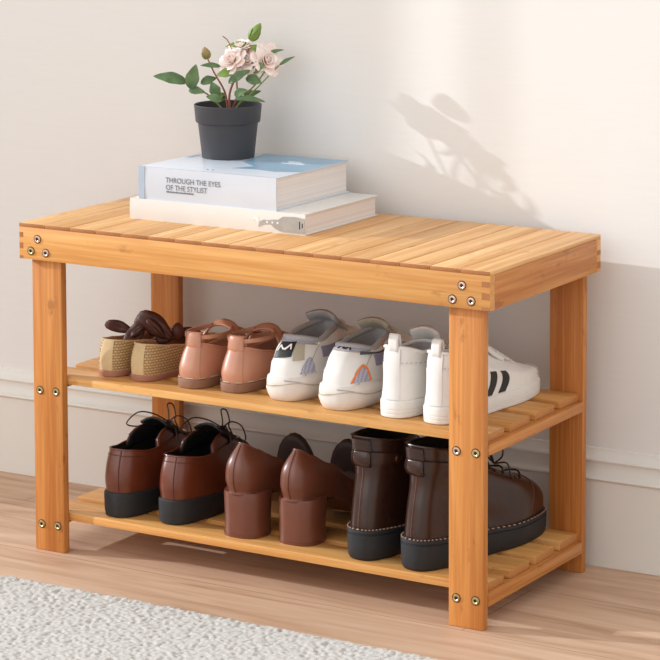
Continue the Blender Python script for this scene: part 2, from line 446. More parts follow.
# blue photographic area of the front cover
m=MB(); zc=BH+.0002
poly=[(.080,BD_-.0005),(BW-.0005,BD_-.0005),(BW-.0005,.060),(.186,.046),(.150,.052),(.118,.046),(.135,.075),(.100,.100),(.090,.140)]
t=[Vector((x,y,zc)) for x,y in poly]; u=[Vector((x,y,zc-.0003)) for x,y in poly]
m.add(t,[list(range(len(t)))]); m.add(u,[list(range(len(u)))[::-1]]); m.grid([t,u],closed_v=True)
m.build('cover_photo',M['blue'],fc)
m=MB(); m.box((0.004,.1,BH),(.012,BD_-.002,BH+.0003)); m.build('cover_edge_print',M['bluegrey'],fc)
m=MB(); 
for (a,b_,c_,d_) in ((.150,.118,.186,.1205),(.156,.126,.178,.129),(.150,.134,.170,.1365)): m.box((a,b_,BH+.0002),(c_,d_,BH+.0005))
m.build('cover_lettering',M['white_print'],fc)
m=MB()
for a in (.098,.106): m.lathe([(0,.0004),(.0016,.0004),(.0016,0)],10,(a,.018,BH))
m.build('cover_dots',M['ink'],fc)
for body,s,x,z in (('THROUGH THE EYES',.0100,.0435,.0250),('OF THE STYLIST',.0100,.0435,.0152)):
    T=Matrix.Translation((x,-.0013,z))@RX@Matrix.Diagonal((.93,1,1,1)); text_mesh('spine_title',body,s,M['ink'],sp,T)
sub=random.Random(5); xx=.0445; m=MB()
# the subtitle is too small to read: one broken hairline of ink
top=[];bot=[]
while xx<.088:
    hgt=.0009+.0012*sub.random(); top.append(Vector((xx,-.0013,.0118+hgt))); bot.append(Vector((xx,-.0013,.0118-.0002*sub.random()))); xx+=.0006
m.grid([top,bot]); m.grid([[p+Vector((0,.0004,0)) for p in top],[p+Vector((0,.0004,0)) for p in bot]],flip=True)
m.grid([top,[p+Vector((0,.0004,0)) for p in top]]); m.grid([bot,[p+Vector((0,.0004,0)) for p in bot]])
m.build('spine_subtitle',M['ink'],sp)

# ---------------------------------------------------------------- potted rose
CR=Vector((.855,.519,0)); CF=Vector((-.519,.855,0))
M['pot']=plain('black_plastic_pot',srgb(62,62,66),.45,.4,var=.03)
M['soil']=plain('dark_soil',srgb(48,36,28),.95,.1,var=.5,vscale=300,bstr=.8,bscale=300)
M['stemg']=plain('green_stem',srgb(128,136,72),.6,var=.15)
M['stemr']=plain('reddish_stem',srgb(150,84,62),.6,var=.15)
def leafmat():
    m,nt,b=base_mat('rose_leaf'); n=noise_out(nt,coords(nt),70,4)
    nt.links.new(ramp(nt,n,[(.3,srgb(66,96,58)),(.7,srgb(108,136,86))]),b.inputs['Base Color']); b.inputs['Roughness'].default_value=.5
    return m
M['leaf']=leafmat()
M['leafl']=plain('young_leaf',srgb(120,146,66),.5,var=.15)
def petalmat():
    m,nt,b=base_mat('rose_petal'); n=noise_out(nt,coords(nt),60,3)
    nt.links.new(ramp(nt,n,[(.3,srgb(250,222,214)),(.6,srgb(255,244,238))]),b.inputs['Base Color']); b.inputs['Roughness'].default_value=.6
    b.inputs['Subsurface Weight'].default_value=.15; b.inputs['Subsurface Radius'].default_value=(.004,.002,.002)
    return m
M['petal']=petalmat()
M['budb']=plain('bud_brown',srgb(150,124,78),.6,var=.25,vscale=200)
pot=thing('potted_rose','black plastic pot holding a small pale pink rose with green leaves, standing on the books','plant',(.1775,.2365,H+.0700+.0003),0); pot.scale=(1.07,1.07,1.07)
m=MB(); pr_=[(0,0),(.0325,0),(.0335,.0012),(.0385,.046),(.0410,.0468),(.0415,.048),(.0432,.0665),(.0436,.0685),(.0428,.0695),(.0416,.0685),(.0398,.050),(.0385,.046),(.036,.040)]
m.lathe(pr_,64); m.build('pot',M['pot'],pot,sharp=30)
m=MB(); rows=[]
for r in (0.0005,.012,.024,.0385): rows.append([Vector((r*math.cos(2*PI*j/32),r*math.sin(2*PI*j/32),.058+.0025*noise.noise(Vector((r*200,j,1)))-(.002 if r>.03 else 0))) for j in range(32)])
m.grid(rows,closed_v=True); m.fan(rows[0]); m.build('soil',M['soil'],pot)
def PP(px,py,d=0.0):
    s=(px-229)/780; p=CR*s+CF*d; p.z=(157-py-181*d)/765; return p
def leaf(name,a,b,w,mat,nrm=None,bend=.12,parent=None):
    """leaf blade from a to b, width w"""
    parent=parent or pot
    a=Vector(a); b=Vector(b); ax=b-a; l=ax.length; ax.normalize()
    n=Vector(nrm) if nrm else (-CF+Vector((0,0,.5)))
    n=(n-ax*n.dot(ax)).normalized(); sd=ax.cross(n)
    rows=[]; N=12
    for i in range(N+1):
        t=i/N; hw=w/2*max(0,math.sin(PI*t**.85))**.8*(1-.15*t)
        c=a+ax*l*t+n*(math.sin(PI*t)*l*bend-t*t*l*bend*.6)
        row=[]
        for k in range(-3,4):
            q=k/3; ser=1+.05*math.sin(i*5+k)
            row.append(c+sd*q*hw*ser+n*(abs(q)**1.3*hw*.35))
        rows.append(row)
    m=MB(); m.grid(rows); return m.build(name,mat,parent,recalc=False,solid=.0004,sharp=60)
def stem(pts,r,mat,name='stem'):
    m=MB(); m.tube(pts,r,6); return m.build(name,mat,pot)
stem([PP(229,110),PP(226,92),PP(216,74),PP(209,59)],[.0016,.0012,.0009],M['stemr'])
stem([PP(231,110,-.003),PP(231,94,-.003),PP(238,76,-.004),PP(246,60,0),PP(252,46,0)],[.0018,.0014,.0010],M['stemr'])
stem([PP(233,110,0),PP(238,96,.004),PP(238,80,.004),PP(240,68,0)],[.0014,.0011],M['stemr'])
stem([PP(236,110,-.004),PP(248,95,-.008),PP(258,84,-.006),PP(266,73,-.004)],[.0013,.0010],M['stemg'])
stem([PP(224,110,-.004),PP(214,99,-.004),PP(204,92,-.003),PP(192,88,0),PP(188,83,0)],[.0012,.0008],M['stemg'])
stem([PP(236,108,.004),PP(256,90,.004),PP(268,78,.004),PP(280,66,.004)],[.0010,.0007],M['stemg'])
stem([PP(235,60,.006),PP(233,50,.006),PP(229,41,.005),PP(224,37,.004)],[.0009,.0006],M['stemr'])
LV=[((189,83),(155,76),.0165,0,'leaf',.10),((192,90),(198,66),.019,-.006,'leaf',.05),((202,84),(218,78),.0125,0,'leaf',.1),((190,91),(207,93),.0115,-.003,'leaf',.1),
((219,98),(213,83),.0155,-.008,'leaf',.05),((236,74),(218,77),.0130,-.010,'leafl',.1),((230,85),(252,72),.0125,-.012,'leaf',.1),((247,80),(263,84),.0150,-.010,'leaf',.1),
((236,97),(249,92),.0125,-.014,'leaf',.05),((280,66),(296,57),.0052,.004,'leaf',.1),((252,72),(266,66),.0175,-.002,'leaf',.1),((222,67),(202,66),.0075,.003,'leaf',.1),
((236,101),(267,103),.0085,-.018,'leaf',.15),((250,44),(226,46),.008,.010,'leafl',.1),((262,52),(250,47),.010,.004,'leafl',.1),((268,54),(285,50),.0050,.010,'leaf',.1),
((224,103),(208,98),.0120,-.020,'leaf',.1),((215,100),(226,92),.010,.006,'leafl',.1),((228,96),(214,101),.009,.012,'leaf',.1),((245,97),(262,90),.0090,.012,'leaf',.1),((238,60),(226,70),.012,.008,'leafl',.1),((246,100),(252,88),.010,.016,'leaf',.1)]
for a,b,w,d,mt,bd in LV: leaf('leaf',PP(*a,d),PP(*b,d+random.uniform(-.006,.006)),w,M[mt],bend=bd)
def rose(c,R,face,flat=.8,seed=0):
    rn=random.Random(seed); c=Vector(c); f=Vector(face).normalized()
    q=f.to_track_quat('Z','Y').to_matrix().to_4x4(); T=Matrix.Translation(c)@q
    m=MB()
    for ring,(n,r,tilt,sz) in enumerate(((3,.10,8,.50),(3,.2,20,.66),(4,.32,38,.80),(5,.42,60,.92),(6,.48,84,.95))):
        for k in range(n):
            az=2*PI*(k+rn.random()*.35)/n+ring*.7; tl=math.radians(tilt+rn.uniform(-7,7)); ln=R*sz; wd=R*sz*.95
            rows=[]
            for i in range(7):
                t=i/6; hw=wd*.5*(math.sin(PI*min(1,.12+t*.80))**.6)
                rr=R*r*.55+math.sin(tl)*ln*t; z=-R*.28+math.cos(tl)*ln*t*flat+ (-.10*R if ring>2 else 0)
                cup=.35*R*t*t*(1 if ring<3 else -.5)
                row=[]
                for kk in range(-3,4):
                    s=kk/3
                    x=rr-cup*.3-abs(s)**2*hw*.35*(1 if ring<4 else .2); y=s*hw
                    zz=z+rn.uniform(-.006,.006)*R*t+ .04*R*math.sin(3*s+k)*t
                    row.append(T@Vector((x*math.cos(az)-y*math.sin(az),x*math.sin(az)+y*math.cos(az),zz)))
                rows.append(row)
            m.grid(rows)
    o=m.build('rose_bloom',M['petal'],pot,recalc=False,solid=.0004,sharp=70)
    m=MB(); rows=[[T@Vector((R*q*math.cos(2*PI*j/12),R*q*math.sin(2*PI*j/12),R*z)) for j in range(12)] for q,z in ((.05,-.62),(.22,-.52),(.3,-.35),(.2,-.2))]
    m.grid(rows,closed_v=True); m.fan(rows[0]); m.build('calyx',M['leafl'],o)
rose(PP(232,60,-.006),.0165,(-.1,-1,.7),seed=1)
rose(PP(247,61,-.004),.0160,(.5,-1,.6),seed=2)
rose(PP(270,61,-.002),.0195,(.9,-.5,.25),seed=3)
rose(PP(241,44,.008),.0135,(0,-.4,1),seed=4)
def bud(a,b,R,mat,name='rose_bud'):
    a=Vector(a);b=Vector(b);T=Matrix.Translation(a)@(b-a).to_track_quat('Z','Y').to_matrix().to_4x4(); l=(b-a).length
    m=MB(); rows=[]
    for q,z in ((.25,0),(.75,.12),(1,.35),(.9,.6),(.55,.85),(.12,1.0)):
        rows.append([T@Vector((R*q*(1+.08*math.cos(5*2*PI*j/20))*math.cos(2*PI*j/20+z),R*q*(1+.08*math.cos(5*2*PI*j/20))*math.sin(2*PI*j/20+z),l*z)) for j in range(20)])
    m.grid(rows,closed_v=True); m.fan(rows[0]); m.fan(rows[-1]); o=m.build(name,mat,pot)
    for k in range(4):
        az=k*PI/2+.4; d=T.to_3x3()@Vector((math.cos(az),math.sin(az),0))
        p=T@Vector((0,0,0)); leaf('sepal',p+d*R*.4,p+d*R*1.05+(b-a)*.62,R*1.0,M['leafl'],nrm=d,bend=.05,parent=o)
bud(PP(252,42),PP(262,25),.0066,M['leafl'])
bud(PP(209,60),PP(206,48),.0055,M['budb'])

# ---------------------------------------------------------------- shoe kit
class Shoe:
    """a surface through closed loops from the sole edge up to the collar; theta 0 = back of heel, +x side first"""
    def __init__(s,loops): s.L=loops
    def loop(s,lp,th):
        t=(1-math.cos(th))/2; sn=math.sin(th); e=lp.get('e',.68)
        w=interp(lp['w'],t); x=math.copysign(abs(sn)**e,sn)*w if abs(sn)>1e-9 else 0.0
        y=lp['yb']+(lp['yf']-lp['yb'])*t
        sk=lp.get('sk',0); x+=sk*math.sin(PI*max(0,(t-.35)/.65)*.5) if t>.35 else 0
        return Vector((x,y,interp(lp['z'],t)))
    def S(s,th,v):
        n=len(s.L)-1; k=min(max(v,0),1)*n; i=min(int(k),n-1); u=k-i
        P=[s.loop(s.L[j],th) for j in (max(i-1,0),i,i+1,min(i+2,n))]
        if i==0: P[0]=P[1]*2-P[2]
        if i==n-1: P[3]=P[2]*2-P[1]
        p0,p1,p2,p3=P
        return .5*((2*p1)+(p2-p0)*u+(2*p0-5*p1+4*p2-p3)*u*u+(3*p1-p0-3*p2+p3)*u**3)
    def N(s,th,v):
        e=1e-3; a=s.S(th+e,v)-s.S(th-e,v); vv=min(max(v,e),1-e); b=s.S(th,vv+e)-s.S(th,vv-e)
        n=a.cross(b)
        return n.normalized() if n.length>1e-12 else Vector((0,0,1))
    def upper(s,n=72,m=8,v1=1.0):
        mb=MB(); K=(len(s.L)-1)*m
        rows=[[s.S(2*PI*j/n,v1*i/K) for j in range(n)] for i in range(K+1)]
        mb.grid(rows,closed_v=True); return mb,rows
    def panel(s,mb,th0,th1,v0,v1,off=.0008,thk=.0012,n=14,m=6,shape=None):
        """raised patch on the surface; shape(a,b)->(th,v) remaps the unit square"""
        A=[];B=[]
        for i in range(m+1):
            ra=[];rb=[]
            for j in range(n+1):
                a=j/n;b=i/m
                th,v=(th0+(th1-th0)*a, v0+(v1-v0)*b) if shape is None else shape(a,b)
                p=s.S(th,v); q=s.N(th,v)
                ra.append(p+q*(off)); rb.append(p+q*(off-thk))
            A.append(ra);B.append(rb)
        mb.grid(A); mb.grid(B,flip=True)
        mb.grid([A[0],B[0]]); mb.grid([A[-1],B[-1]])
        mb.grid([[r[0] for r in A],[r[0] for r in B]]); mb.grid([[r[-1] for r in A],[r[-1] for r in B]])
    def path(s,pts,off=.0004,k=6):
        q=[]
        for (a,b),(c,d) in zip(pts,pts[1:]):
            for i in range(k):
                t=i/k; th=a+(c-a)*t; v=b+(d-b)*t; q.append(s.S(th,v)+s.N(th,v)*off)
        th,v=pts[-1]; q.append(s.S(th,v)+s.N(th,v)*off); return q
    def stitches(s,mb,pts,ln=.0028,gap=.0018,r=.0004,off=.0005):
        q=s.path(pts,off,30); acc=0; cur=[q[0]]; on=True
        for a,b in zip(q,q[1:]):
            acc+=(b-a).length; cur.append(b)
            if acc>(ln if on else gap):
                if on and len(cur)>1: mb.tube([cur[0],cur[-1]],r,4,smooth=1)
                cur=[b]; acc=0; on=not on
def ring_offset(rows,off,z=None):
    """push a loop outward in plan"""
    n=len(rows); c=sum(rows,Vector())/n; out=[]
    for j in range(n):
        t=rows[(j+1)%n]-rows[j-1]; nn=Vector((t.y,-t.x,0)); 
        if nn.length<1e-9: nn=rows[j]-c; nn.z=0
        nn.normalize()
        if nn.dot(rows[j]-c)<0 and False: nn=-nn
        p=rows[j]+nn*off
        out.append(p)
    return out
def sole(sh,keys,mat,parent,mirror,n=96,name='sole',tread=0,y_lim=None):
    """keys: list of (fraction 0..1 of height, outward offset); base follows the first loop"""
    base=[sh.S(2*PI*j/n,0) for j in range(n)]
    # theta runs heel->+x side->toe->-x side: counter-clockwise seen from above, outward normal = (ty,-tx)
    mb=MB(); rows=[]
    for f,o in keys:
        r=ring_offset(base,o)
        row=[Vector((p.x,p.y,b.z*f)) for p,b in zip(r,base)]
        rows.append(row)
    mb.grid(rows,closed_v=True); mb.fan(rows[0],flip=True); mb.fan(rows[-1])
    return mb.build(name,mat,parent,mirror=mirror,sharp=35), mb
def lining(sh,mat,parent,mirror,depth_z,n=48,inset=.0035,name='lining'):
    rim=[sh.S(2*PI*j/n,1) for j in range(n)]; c=sum(rim,Vector())/n; rows=[rim]
    for k,(f,i) in enumerate(((.0,.5),(.12,1),(.5,1.3),(1,1.6))):
        row=[]
        for p in rim:
            d=Vector((c.x-p.x,c.y-p.y,0)); l=d.length; d.normalize()
            q=p+d*min(inset*i,l*.8); zt=depth_z+.0+.10*max(0,(p.z-depth_z))*0
            q.z=p.z+(zt-p.z)*f - (.0006 if k==0 else 0); row.append(q)
        rows.append(row)
    mb=MB(); mb.grid(rows,closed_v=True); mb.fan(rows[-1])
    return mb.build(name,mat,parent,mirror=mirror,recalc=False)
def rimtube(sh,mat,parent,mirror,r,name='collar',n=64,th0=None,th1=None,v=1.0):
    mb=MB()
    if th0 is None:
        mb.tube([sh.S(2*PI*j/n,v) for j in range(n)],r,8,closed=True,smooth=1)
    else:
        mb.tube([sh.S(th0+(th1-th0)*j/n,v) for j in range(n+1)],r,8,smooth=1)
    return mb.build(name,mat,parent,mirror=mirror)

# materials for shoes
def woven():
    m,nt,b=base_mat('woven_straw'); v=coords(nt)
    br=nd(nt,'ShaderNodeTexBrick'); br.inputs['Scale'].default_value=1; br.inputs['Brick Width'].default_value=.0066; br.inputs['Row Height'].default_value=.0036
    br.inputs['Mortar Size'].default_value=.0009; br.inputs['Mortar Smooth'].default_value=.3
    # wrap around the shoe: use (x+y, z)
    sx=nd(nt,'ShaderNodeSeparateXYZ'); nt.links.new(v,sx.inputs[0]); ad=nd(nt,'ShaderNodeMath',operation='ADD'); nt.links.new(sx.outputs[0],ad.inputs[0]); nt.links.new(sx.outputs[1],ad.inputs[1])
    cb=nd(nt,'ShaderNodeCombineXYZ'); nt.links.new(ad.outputs[0],cb.inputs[0]); nt.links.new(sx.outputs[2],cb.inputs[1]); nt.links.new(cb.outputs[0],br.inputs['Vector'])
    br.inputs['Color1'].default_value=srgb(212,184,138); br.inputs['Color2'].default_value=srgb(200,170,122); br.inputs['Mortar'].default_value=srgb(160,126,82)
    nt.links.new(br.outputs['Color'],b.inputs['Base Color']); b.inputs['Roughness'].default_value=.75
    iv=nd(nt,'ShaderNodeMath',operation='SUBTRACT'); iv.inputs[0].default_value=1; nt.links.new(br.outputs['Fac'],iv.inputs[1])
    bump(nt,b,iv.outputs[0],.7,.001); return m
M['woven']=woven()
M['straw']=plain('straw_trim',srgb(204,176,132),.7,var=.08,bstr=.2)
M['pinksole']=plain('dusty_rose_sole',srgb(166,112,92),.6,var=.08)
M['satin']=plain('brown_satin',srgb(76,38,24),.5,.3,var=.2,vscale=60)
M['pink']=leather('pink_leather',srgb(196,138,110),.42,.06)
M['pinkin']=plain('pink_lining',srgb(176,126,102),.7)
M['gum']=plain('gum_sole',srgb(140,98,74),.6,var=.1,bstr=.3,bscale=900)
M['thread']=plain('pale_thread',srgb(206,186,160),.8)
M['tanthread']=plain('tan_thread',srgb(196,152,124),.8)
M['white']=plain('white_leather',srgb(236,234,230),.42,.4,var=.02,bstr=.05,bscale=600)
M['whitesole']=plain('white_rubber',srgb(234,232,228),.5,.4,var=.02)
M['offwhite']=plain('cream_rubber',srgb(226,218,210),.55,.35,var=.04)
def meshfab(name,c1,c2):
    m,nt,b=base_mat(name); v=coords(nt); vo=nd(nt,'ShaderNodeTexVoronoi'); vo.inputs['Scale'].default_value=560; vo.inputs['Randomness'].default_value=.15; nt.links.new(v,vo.inputs['Vector'])
    nt.links.new(ramp(nt,vo.outputs['Distance'],[(.25,c1),(.5,c2)]),b.inputs['Base Color']); b.inputs['Roughness'].default_value=.8
    bump(nt,b,vo.outputs['Distance'],.4,.0006); return m
M['mesh']=meshfab('lilac_grey_mesh',srgb(108,108,134),srgb(190,190,206))
M['greyfab']=plain('grey_lining_fabric',srgb(172,170,170),.8,var=.06,vscale=200)
M['lilac']=plain('lilac_suede',srgb(152,148,172),.8,var=.08)
M['taupe']=plain('taupe_suede',srgb(182,172,152),.8,var=.06)
M['orange']=plain('orange_trim',srgb(240,128,52),.5,var=.03)
M['black']=plain('black_print',srgb(28,28,30),.5,var=.05)
M['charcoal']=plain('charcoal_strap',srgb(86,88,94),.6,var=.08)
M['brown']=leather('chestnut_leather',srgb(106,50,30),.28,.14,coat=.35)
M['pump']=leather('cocoa_leather',srgb(110,61,43),.38,.08,.06,coat=.15)
M['pumpd']=leather('dark_suede_leather',srgb(66,46,40),.6,.12,.06,coat=.0)
M['boot']=leather('dark_brown_leather',srgb(52,29,21),.24,.16,coat=.12)
M['blackin']=plain('black_lining',srgb(24,20,19),.7,var=.1)
M['rubber']=plain('black_rubber',srgb(38,39,42),.6,.4,var=.08,vscale=120,bstr=.1)
M['lace']=plain('dark_brown_lace',srgb(58,36,26),.7,var=.1)
M['brass']=plain('antique_brass',srgb(150,108,66),.35,metal=1,var=.06)
M['seam']=plain('brown_seam',srgb(96,48,32),.4,var=.05)
M['insole']=plain('tan_insole',srgb(168,128,96),.7,var=.05)

def loopz(*k): return list(k)

# ---- woven flats with satin bow
def flat(loc,rz,label,mir,bow):
    r=thing('woven_flat_shoe',label,'shoe',loc,rz,'woven flats with brown bows')
    Ls=.225
    sh=Shoe([dict(yb=0,yf=Ls,w=[(0,.031),(.25,.0285),(.45,.026),(.72,.031),(1,.030)],z=[(0,.0085),(1,.007)]),
        dict(yb=-.0008,yf=Ls-.002,w=[(0,.032),(.25,.029),(.45,.026),(.72,.0305),(1,.028)],z=[(0,.022),(.4,.020),(1,.020)]),
        dict(yb=.002,yf=.185,w=[(0,.030),(.3,.027),(.7,.026),(1,.022)],z=[(0,.036),(.4,.031),(.8,.032),(1,.032)]),
        dict(yb=.008,yf=.150,w=[(0,.0265),(.3,.0245),(.7,.0225),(1,.020)],z=[(0,.0485),(.25,.043),(.5,.038),(.8,.038),(1,.040)])])
    mb,_=sh.upper(); mb.build('upper',M['woven'],r,mirror=mir)
    sole(sh,[(0,-.0005),(.15,.0012),(.8,.0016),(1,.0002)],M['pinksole'],r,mir)
    lining(sh,M['pinkin'],r,mir,.012)
    rimtube(sh,M['straw'],r,mir,.0012,'topline')
    mb=MB(); sh.panel(mb,-.17,.17,.02,1,.0010,.0012,n=12,m=14); mb.build('heel_strip',M['straw'],r,mirror=mir)
    # bow on the instep: closed teardrop puffs with a fold, plus knot
    bw=MB()
    def puff(c,tip,wid,thk,roll):
        c=Vector(c);tip=Vector(tip);ax=tip-c;l=ax.length;ax.normalize()
        n0=Vector((math.sin(roll),-math.cos(roll),.3)); n0=(n0-ax*n0.dot(ax)).normalized(); sd=ax.cross(n0)
        rows=[]
        for i in range(13):
            t=i/12; w=wid*(.22+.78*math.sin(PI*min(1,t*.86+.02))**.9) if t<.97 else wid*.55
            if t>=.999: w=wid*.35
            th=thk*(.35+.65*math.sin(PI*t)**.7)
            cc=c+ax*l*t+Vector((0,0,-.10*l*t*t))
            row=[]
            for j in range(20):
                a=2*PI*j/20; fold=1-.6*math.exp(-((math.cos(a))/.30)**2)*(1-t*.6)
                row.append(cc+sd*math.cos(a)*w+n0*math.sin(a)*th*fold+n0*.12*w*math.sin(3*PI*t))
            rows.append(row)
        bw.grid(rows,closed_v=True); bw.fan(rows[0]); bw.fan(rows[-1])
    for (c,t,w,th,ro) in bow['puffs']: puff(c,t,w,th,ro)
    b=bw.build('bow',M['satin'],r,mirror=False,sharp=60)
    k=MB(); kc=Vector(bow['knot']); rows=[]
    for i in range(9):
        ph=PI*i/8; rows.append([kc+Vector((.0085*math.sin(ph)*math.cos(2*PI*j/16)*(1+.12*math.cos(6*PI*j/16)),.008*math.sin(ph)*math.sin(2*PI*j/16),.0130*math.cos(ph))) for j in range(16)])
    k.grid(rows,closed_v=True); k.build('bow_knot',M['satin'],b)
    return r
YH=.0455
flat((.1044,.0493,ZS1),math.radians(3.5),'tan woven flat with brown satin bow, outermost at the left end of the upper shelf',False,
     dict(puffs=[((-.004,.072,.048),(-.043,.066,.0600),.0085,.0040,-.2),((.016,.074,.064),(-.004,.055,.034),.0120,.0045,.1),((.056,.074,.045),(.008,.070,.079),.0145,.0065,.2),((.050,.066,.046),(.026,.063,.072),.0060,.0050,.5),((.020,.066,.058),(.004,.056,.046),.0050,.0050,-.3),((.004,.10,.042),(.004,.15,.034),.014,.005,0)],knot=(.006,.076,.057)))
flat((.1560,.0485,ZS1),math.radians(-1),'tan woven flat with brown satin bow, between its partner and the pink strap shoes',False,
     dict(puffs=[((.004,.092,.052),(.027,.102,.040),.0080,.0045,.3),((.004,.094,.054),(.030,.110,.046),.0070,.004,.5),((.002,.086,.046),(-.026,.076,.042),.0085,.005,-.3),((0,.10,.042),(0,.15,.034),.014,.005,0)],knot=(.003,.088,.051)))

# ---- pink strap shoes
def maryjane(loc,rz,label,mir):
    r=thing('strap_shoe',label,'shoe',loc,rz,'pink leather strap shoes')
    sh=Shoe([dict(yb=0,yf=.228,w=[(0,.0325),(.25,.029),(.45,.0275),(.72,.0325),(1,.032)],z=[(0,.0125),(1,.011)]),
        dict(yb=-.0005,yf=.227,w=[(0,.0325),(.25,.030),(.45,.0275),(.72,.032),(1,.031)],z=[(0,.026),(.5,.025),(1,.030)]),
        dict(yb=.006,yf=.200,w=[(0,.030),(.3,.028),(.7,.028),(1,.026)],z=[(0,.042),(.4,.036),(.8,.040),(1,.042)]),
        dict(yb=.0150,yf=.145,w=[(0,.0245),(.3,.025),(.7,.023),(1,.020)],z=[(0,.0580),(.3,.048),(.55,.040),(.8,.043),(1,.050)])])
    mb,_=sh.upper(); mb.build('upper',M['pink'],r,mirror=mir)
    sole(sh,[(0,.0005),(.12,.0022),(.85,.0026),(1,.0016),(1.0,.0)],M['gum'],r,mir)
    lining(sh,M['pinkin'],r,mir,.016)
    rimtube(sh,M['pink'],r,mir,.0014,'topline')
    st=MB(); sh.stitches(st,[(-2.4,.045),(2.4,.045)],.0022,.0020,.0007,.0018)
    st.build('welt_stitching',M['thread'],r,mirror=mir)
    se=MB(); 
    for a in (-.30,.30): se.tube(sh.path([(a*1.3,.02),(a,1)],.0002,10),.00055,5,smooth=1)
    se.build('heel_seams',M['pinkin'],r,mirror=mir)
    # heel tab: wide tongue of leather folded over the topline
    mb=MB(); A_=[];
    for i in range(13):
        t=i/12; a=PI*t
        # up the outside, over, down the inside
        y=.0125+(.0080*(1-math.cos(a))/2)*1.0; z=.048+.0235*math.sin(a)**.8
        row=[]
        for j in range(9):
            s=(j/8-.5)*2; row.append(Vector((s*.0125*(1-.12*math.sin(a)),y+.004*s*s,z)))
        A_.append(row)
    mb.grid(A_); mb.build('heel_tab',M['pink'],r,mirror=mir,recalc=False,solid=.002)
    # ankle strap arching over the instep
    mb=MB(); pts=[(-.0275,.074,.034),(-.0275,.079,.050),(-.019,.086,.0655),(0,.090,.0715),(.017,.088,.0675),(.0275,.083,.053),(.0295,.079,.036)]
    cen=catmull([Vector(p) for p in pts],5); rows=[]
    for i,p in enumerate(cen):
        hw=.0062; rows.append([p+Vector((0,s*hw,s*hw*.45)) for s in (-1,-.5,0,.5,1)])
    mb.grid(rows); mb.build('strap',M['pink'],r,mirror=mir,recalc=False,solid=.0024)
    # side straps running from the heel tab to the ankle strap
    for sg in (-1,1):
        mb=MB(); pts=[(sg*.010,.018,.0655),(sg*.020,.028,.0660),(sg*.0255,.048,.0655),(sg*.0235,.070,.0660),(sg*.014,.084,.0685)]
        cen=catmull([Vector(p) for p in pts],5)
        rows=[[p+Vector((0,0,s*.0028)) for s in (-1,-.5,0,.5,1)] for p in cen]
        mb.grid(rows); mb.build('side_strap',M['pink'],r,mirror=mir,recalc=False,solid=.0022)
    mb=MB(); 
    mb.tube([Vector((.0308,.083+.0065*math.cos(2*PI*j/16),.053+.0085*math.sin(2*PI*j/16))) for j in range(16)],.0009,6,closed=True,smooth=1)
    mb.build('buckle',M['screw_p'],r)
    # tongue-like T bar to the toe
    mb=MB(); cen=catmull([Vector(p) for p in ((0,.090,.072),(0,.115,.062),(0,.140,.054),(0,.165,.048))],4)
    rows=[[p+Vector((s*.011,0,-.15*.011*s*s)) for s in (-1,-.5,0,.5,1)] for p in cen]
    mb.grid(rows); mb.build('instep_bar',M['pink'],r,mirror=mir,recalc=False,solid=.002)
    return r
maryjane((.2354,YH+.002,ZS1),0,'pink leather strap shoe on the upper shelf, beside the tan woven flats',True)
maryjane((.2968,YH+.010,ZS1),0,'pink leather strap shoe with small metal buckle, beside the chunky sneakers',False)

